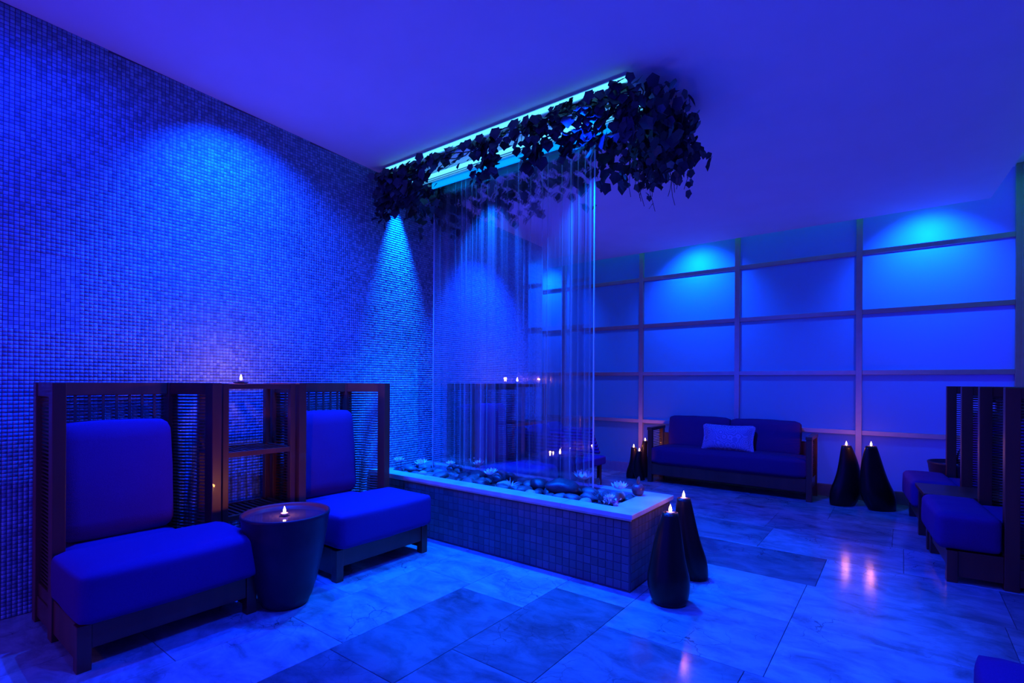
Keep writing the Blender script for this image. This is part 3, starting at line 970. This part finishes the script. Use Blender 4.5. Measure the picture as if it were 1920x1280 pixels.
# ------------------------------------------------------------------ high backed chair
def make_chair(ext=.43, pd=.40, W_=.76, individual=True, seed=1, tap=0.0):
    root = empty('high_back_chair')
    h = W_ / 2; H_ = 1.235; pf = pd; fx = pd + ext
    wd = M['wood']

    def slant(mb):
        # the inner side panel runs in slightly towards the back
        mb.v = [(x, y - (tap * max(0, 1 - x / (pf - .035)) if y > 0 else 0), z) for x, y, z in mb.v]
        return mb

    def part(mb, name, mat=wd, bv=.003):
        o_ = slant(mb).build(name, mat, root)
        if bv: bevel(o_, bv)
        return o_
    for s_ in (-1, 1):
        y0, y1 = (-h, -h + .052) if s_ < 0 else (h - .052, h)
        part(MB().box(pf - .07, pf, y0, y1, 0, H_), 'post')
        part(MB().box(0, .06, y0, y1, 0, H_), 'post')
        part(MB().box(.06, pf - .07, y0 + .006, y1 - .006, H_ - .07, H_), 'side_rail')
        part(MB().box(.06, pf - .07, y0 + .008, y1 - .008, .03, .135), 'side_board')
        part(MB().box(.06, pf - .07, y0 + .014, y1 - .014, .135, .20), 'side_board')
        part(MB().box(pf, fx - .055, y0 + .008, y1 - .008, .04, .20), 'side_board')
        part(MB().box(fx - .055, fx, y0, y1, 0, .20), 'leg')
    part(MB().box(.005, .05, -h + .052, h - .052, H_ - .07, H_), 'top_rail')
    part(MB().box(.005, .05, -h + .052, h - .052, .24, .30), 'lower_rail')
    part(MB().box(fx - .045, fx - .008, -h + .052, h - .052, .09, .20), 'front_rail')
    # cane rods in sides and back
    pitch = .0196
    side = MB().tube([(.055, 0, 0), (pf - .065, 0, 0)], .0048, 6).mesh('cane_rod', M['rod'], True)
    side2 = slant(MB().tube([(.055, h - .026, 0), (pf - .065, h - .026, 0)], .0048, 6)).mesh('cane_rod', M['rod'], True)
    back = MB().tube([(0, -h + .048, 0), (0, h - .048 - tap, 0)], .0048, 6).mesh('cane_rod', M['rod'], True)
    zz = np.arange(.212, H_ - .078, pitch)
    if individual:
        for s_ in (-1, 1):
            for z in zz: link('cane_rod', side if s_ < 0 else side2, root, (0, (s_ * (h - .026)) if s_ < 0 else 0, float(z)))
        for z in zz:
            if z > .31 : link('cane_rod', back, root, (.028, 0, float(z)))
    else:
        mb = MB()
        for z in zz:
            for s_ in (-1, 1): mb.tube([(.055, s_ * (h - .026), z), (pf - .065, s_ * (h - .026), z)], .0048, 5)
            if z > .31: mb.tube([(.028, -h + .048, z), (.028, h - .048, z)], .0048, 5)
        mb.build('cane_panel', M['rod'], root, True)['kind'] = 'stuff'
    for k in range(8):
        y = -h + .10 + (W_ - .20 - tap) * k / 7
        MB().box(.036, .046, y - .006, y + .006, .30, H_ - .07).build('upright', M['rod'], root)
    # cushions
    seat = cushion_mesh('seat_cushion', M['fabric'], ext + .045, W_ + .012, .225, .036, .010, 14, seed=seed)
    o_ = link('seat_cushion', seat, root, (pf + .005 + (ext + .045) / 2, 0, .318))
    rear = cushion_mesh('seat_pad', M['fabric'], pf - .02, W_ - .125 - tap, .20, .03, .008, 8, seed=seed + 3)
    link('seat_pad', rear, root, (pf / 2 + .04, -tap / 2, .305))
    bc = cushion_mesh('back_cushion', M['fabric'], .15, W_ - .13 - tap, .60, .04, .016, 12, seed=seed + 9)
    link('back_cushion', bc, root, (.165, -tap / 2, .715), (0, -.10, 0))
    return root


BXW = -3.60
chA = make_chair(seed=1, tap=.13)
chA.location = (BXW, .99, 0)
tag(chA, 'high-backed cane and dark wood chair nearest the camera on the left', 'chair', 'high-backed cane lounge chairs')
chB = copy_tree(chA); chB.location = (BXW, 2.24, 0)
chB['label'] = 'high-backed cane chair between the slatted shelf and the pond'
chC = make_chair(individual=False, seed=5); chC.location = (BXW, 4.04, 0)
tag(chC, 'high-backed chair behind the waterfall glass against the mosaic wall', 'chair', 'high-backed cane lounge chairs')


# ------------------------------------------------------------------ slatted shelf
def make_shelf(W_=.46, D_=.37, individual=True):
    root = empty('slatted_shelf')
    h = W_ / 2
    for sx in (0, D_ - .04):
        for sy in (-h, h - .035):
            bevel(MB().box(sx, sx + .04, sy, sy + .035, 0, 1.232).build('post', M['wood'], root))
    for nm, z in (('top', 1.205), ('shelf', .79), ('shelf', .405)):
        fr = bevel(MB().box(0, .03, -h + .035, h - .035, z - .005, z + .024).box(D_ - .032, D_ - .004, -h + .035, h - .035, z - .008, z + .024)
                   .box(.04, D_ - .04, -h + .004, -h + .026, z, z + .022).box(.04, D_ - .04, h - .026, h - .004, z, z + .022).build(nm, M['wood'], root), .002)
        k = 0
        y = -h + .045
        while y < h - .045:
            MB().box(.03, D_ - .032, y, y + .017, z + .004, z + .018).build('slat', M['wood'], fr)
            y += .0385
    return root


sh1 = make_shelf(); sh1.location = (BXW + .01, 1.615, 0)
tag(sh1, 'slatted dark wood shelf unit between the two left chairs', 'shelf', 'slatted shelf units between lounge chairs')
sh2 = copy_tree(sh1); sh2.location = (BXW + .01, 4.66, 0)
sh2['label'] = 'slatted dark wood shelf unit seen through the waterfall glass'
dish = MB().lathe([(.030, 0), (.045, .004), (.048, .010), (.044, .008), (.001, .005)], 28).mesh('candle_dish', M['ceramic'], True)
d1 = link('candle_dish', dish, None, (-3.43, 1.585, 1.229)); tag(d1, 'small dark dish under the candle on the left shelf', 'dish', 'candle dishes')
d2 = link('candle_dish', dish, None, (-3.43, 4.60, 1.229)); tag(d2, 'small dark dish under the candle on the shelf behind the water', 'dish', 'candle dishes')
candle(-3.43, 1.585, 1.236, 'lit tealight on top of the left slatted shelf', 5.5)
candle(-3.43, 4.60, 1.236, 'lit tealight on the shelf seen through the waterfall', 5, 1.3)


# ------------------------------------------------------------------ drum tables
def make_drum(label):
    root = empty('drum_table')
    tag(root, label, 'table', 'round tapering drum tables')
    MB().lathe([(.105, 0), (.122, .01), (.140, .05), (.165, .13), (.186, .23), (.206, .33), (.220, .42), (.229, .485), (.234, .50), (.234, .512), (.227, .516), (.219, .508), (.215, .488), (.02, .486)], 56).build('drum_body', M['drum'], root, True)
    MB().lathe([(.214, .487), (.214, .494), (.001, .494)], 48).build('table_top', M['drum_top'], root)
    return root


dr1 = make_drum('round drum table with a candle between the two left chairs'); dr1.location = (-2.755, 1.525, 0)
dr2 = copy_tree(dr1); dr2.location = (-2.80, 4.52, 0); dr2['label'] = 'round drum table with a candle behind the waterfall glass'
dr3 = copy_tree(dr1); dr3.location = (.43, 6.42, 0); dr3['label'] = 'round drum table with a glass jug in the far right corner'
candle(-2.745, 1.51, .495, 'lit tealight on the drum table between the left chairs', 5)
candle(-2.80, 4.50, .495, 'lit tealight on the drum table behind the water', 4, 1.3)

# glass jug on the far drum
jug = empty('glass_jug', (.47, 6.40, .494)); tag(jug, 'lidded clear glass jug on the far right drum table', 'jug')
MB().lathe([(.04, 0), (.06, .01), (.065, .06), (.05, .12), (.035, .15), (.034, .15), (.048, .12), (.062, .06), (.057, .014), (.002, .012)], 28).build('jug_body', M['glass'], jug, True)
MB().lathe([(.036, .15), (.03, .162), (.008, .168), (.008, .18), (.002, .185)], 20).build('lid', M['metal'], jug, True)
MB().tube([(.05, 0, .12), (.085, 0, .11), (.09, 0, .06), (.062, 0, .04)], .005, 8).build('handle', M['glass'], jug, True)

# ------------------------------------------------------------------ low armchair behind the waterfall
ac = empty('low_armchair', (-3.62, 5.30, 0)); tag(ac, 'low dark woven armchair beyond the waterfall at the end of the mosaic wall', 'chair')
for s_ in (-1, 1):
    y = s_ * .33
    k = 0
    z = .40
    while z < .70:        # fat woven rolls give the scalloped edge
        xf = .70 - (z - .35) * .40
        MB().tube([(.05, y, z), (xf, y, z)], .022, 10).build('woven_roll', M['fabric'], ac, True)
        z += .038
    bevel(MB().box(.0, .05, y - .03, y + .03, 0, .70).build('leg', M['wood'], ac))
    bevel(MB().box(.66, .70, y - .025, y + .025, 0, .27).build('leg', M['wood'], ac))
bevel(MB().box(.02, .76, -.36, .36, .26, .36).build('seat', M['fabric'], ac), .02, 3)
link('back_cushion', cushion_mesh('back_cushion', M['fabric'], .16, .60, .42, .05, .02, 10), ac, (.14, 0, .53), (0, -.12, 0))

# ------------------------------------------------------------------ sofa
sf = empty('sofa', (-1.655, 6.20, 0)); tag(sf, 'two-seat dark sofa with cane arms in front of the frosted screen', 'sofa')
hw = .905


def spart(mb, name, mat=None, bv=.003):
    o_ = mb.build(name, mat or M['wood'], sf)
    if bv: bevel(o_, bv)
    return o_


for s_ in (-1, 1):
    a, b = (s_ * hw, s_ * (hw - .055)) if s_ < 0 else (hw - .055, hw)
    spart(MB().box(a, b, 0, .055, 0, .655), 'leg')
    spart(MB().box(a, b, .395, .45, 0, .655), 'leg')
    spart(MB().box(a - .004, b + .004, -.01, .46, .655, .69), 'armrest')
    spart(MB().box(a + .01, b - .01, .055, .395, .13, .24), 'side_rail')
    rm = MB().tube([(0, .05, 0), (0, .40, 0)], .0048, 6).mesh('cane_rod', M['rod'], True)
    for z in np.arange(.26, .65, .0215): link('cane_rod', rm, sf, ((a + b) / 2, 0, float(z)))
spart(MB().box(-hw + .055, hw - .055, .005, .045, .10, .24), 'front_rail')
spart(MB().box(-hw + .055, hw - .055, .40, .44, .10, .60), 'back_frame')
link('seat_cushion', cushion_mesh('seat_cushion', M['sofa_fabric'], 2 * hw - .10, .43, .22, .05, .02, 14, seed=4), sf, (0, .185, .345))
link('back_cushion', cushion_mesh('back_cushion', M['sofa_fabric'], .735, .14, .40, .034, .014, 12, seed=6), sf, (-.365, .335, .625), (-.12, 0, 0))
link('back_cushion', cushion_mesh('back_cushion', M['sofa_fabric'], .735, .14, .39, .036, .014, 12, seed=8), sf, (.385, .335, .625), (-.12, 0, 0))
pw = link('throw_pillow', cushion_mesh('throw_pillow', M['pillow'], .60, .34, .13, .05, .02, 14, pinch=.30, seed=3), None, (-1.625, 6.325, .60), (R(74), 0, R(1)))
tag(pw, 'small pale paisley patterned throw pillow leaning on the sofa back', 'pillow')


# ------------------------------------------------------------------ candle vases
def vase(x, y, base_r, top_r, Hh, lean, bow, label, group, depth=.8, power=1.5, yaw=37.3):
    """organic tapering vase; lean = sideways shift of the mouth (view right positive), bow = sideways bulge half way"""
    root = empty('candle_vase', (x, y, 0), R(yaw))
    tag(root, label, 'vase', group)
    prof = []
    nn = 22
    for i in range(nn + 1):
        t = i / nn
        if t < .30:
            r = base_r * (.80 + .20 * math.sin(PI / 2 * min(1, t / .24)))
        else:
            u = (t - .30) / .70
            r = base_r + (top_r - base_r) * (u ** .92 * (1 - .12 * math.sin(PI * u)))
        prof.append((r, t * Hh))
    prof.insert(0, (base_r * .70, 0)); prof[1] = (base_r * .80, .006)

    def cen(z):
        t = z / Hh
        return (lean * t ** 1.15 + bow * math.sin(PI * t), 0)
    inner = [(top_r - .006, Hh - .001), (top_r - .010, Hh - .014), (.01, Hh - .016)]
    MB().lathe(prof + inner, 40, cen, (1, depth)).build('vase_body', M['ceramic'], root, True)
    ca, sa = math.cos(R(yaw)), math.sin(R(yaw))
    lx, ly = lean * ca, lean * sa
    candle(x + lx, y + ly, Hh - .0155, 'lit tealight in the ' + label.split(',')[0], power, min(1.15, (top_r - .012) / .0205))
    return root


gp = 'tall black organic candle vases'
vase(-1.045, 2.865, .118, .043, .515, .0, -.012, 'front black vase at the corner of the pond, its flame sunk in the mouth', gp, .85, 1.2)
vase(-1.040, 3.325, .090, .042, .515, -.085, -.020, 'rear black vase behind the pond corner, leaning left', gp, .85, 2.2)
vase(-.486, 6.275, .152, .048, .615, .04, .045, 'left black vase of the pair by the screen, flaring wide', gp, .6, 3.0)
vase(-.150, 6.28, .160, .052, .635, -.115, -.035, 'right black vase of the pair by the screen, leaning left', gp, .6, 3.0)
vase(-2.83, 6.32, .085, .034, .40, .03, .03, 'slim black vase farthest left of the sofa', gp, .8, 1.6)
vase(-2.665, 6.24, .066, .032, .375, -.02, -.03, 'slim black vase nearest the sofa arm, curved', gp, .8, 1.6)
vase(-2.70, 6.46, .060, .032, .485, -.0, -.02, 'slim black vase standing behind the curved one by the sofa', gp, .8, 1.6)

# ------------------------------------------------------------------ right hand group
ang = math.atan2(-.17, 1.88) * -1
O = Vector((.231, 4.263, 0)); rowd = Vector((-.090, .996, 0)); fd = Vector((-.996, -.090, 0))


def rg(u, w): return O + rowd * u + fd * w


r1 = make_chair(ext=.27, pd=.40, W_=.70, seed=11)
rz = math.atan2(fd.y, fd.x)
back_off = .67
p = rg(.35, -back_off); r1.location = p; r1.rotation_euler = (0, 0, rz)
tag(r1, 'nearest high-backed cane chair at the right edge', 'chair', 'high-backed cane chairs along the right wall')
r2 = copy_tree(r1); r2.location = rg(1.60, -back_off)
r2['label'] = 'far high-backed cane chair on the right beyond the side table'
ct = empty('side_table', tuple(rg(.98, -.17)), rz)
tag(ct, 'low dark wooden side table between the two right chairs', 'table')
bevel(MB().box(-.42, .20, -.255, .255, .395, .425).build('table_top', M['wood'], ct))
for sx in (.13, -.40):
    for sy in (-.245, .195):
        bevel(MB().box(sx, sx + .05, sy, sy + .05, 0, .395).build('leg', M['wood'], ct))

# seat in the lower right corner
ot = empty('lounge_seat', (.585, 1.66, 0)); tag(ot, 'dark cushioned seat cut off by the lower right corner', 'seat')
link('seat_cushion', cushion_mesh('seat_cushion', M['fabric'], .82, .86, .25, .03, .01, 12, seed=13), ot, (0, 0, .325))
bevel(MB().box(-.38, .36, -.40, .40, .08, .20).build('seat_frame', M['wood'], ot))
for sx in (-.38, .32):
    for sy in (-.40, .35):
        bevel(MB().box(sx, sx + .05, sy, sy + .05, 0, .08).build('leg', M['wood'], ot))
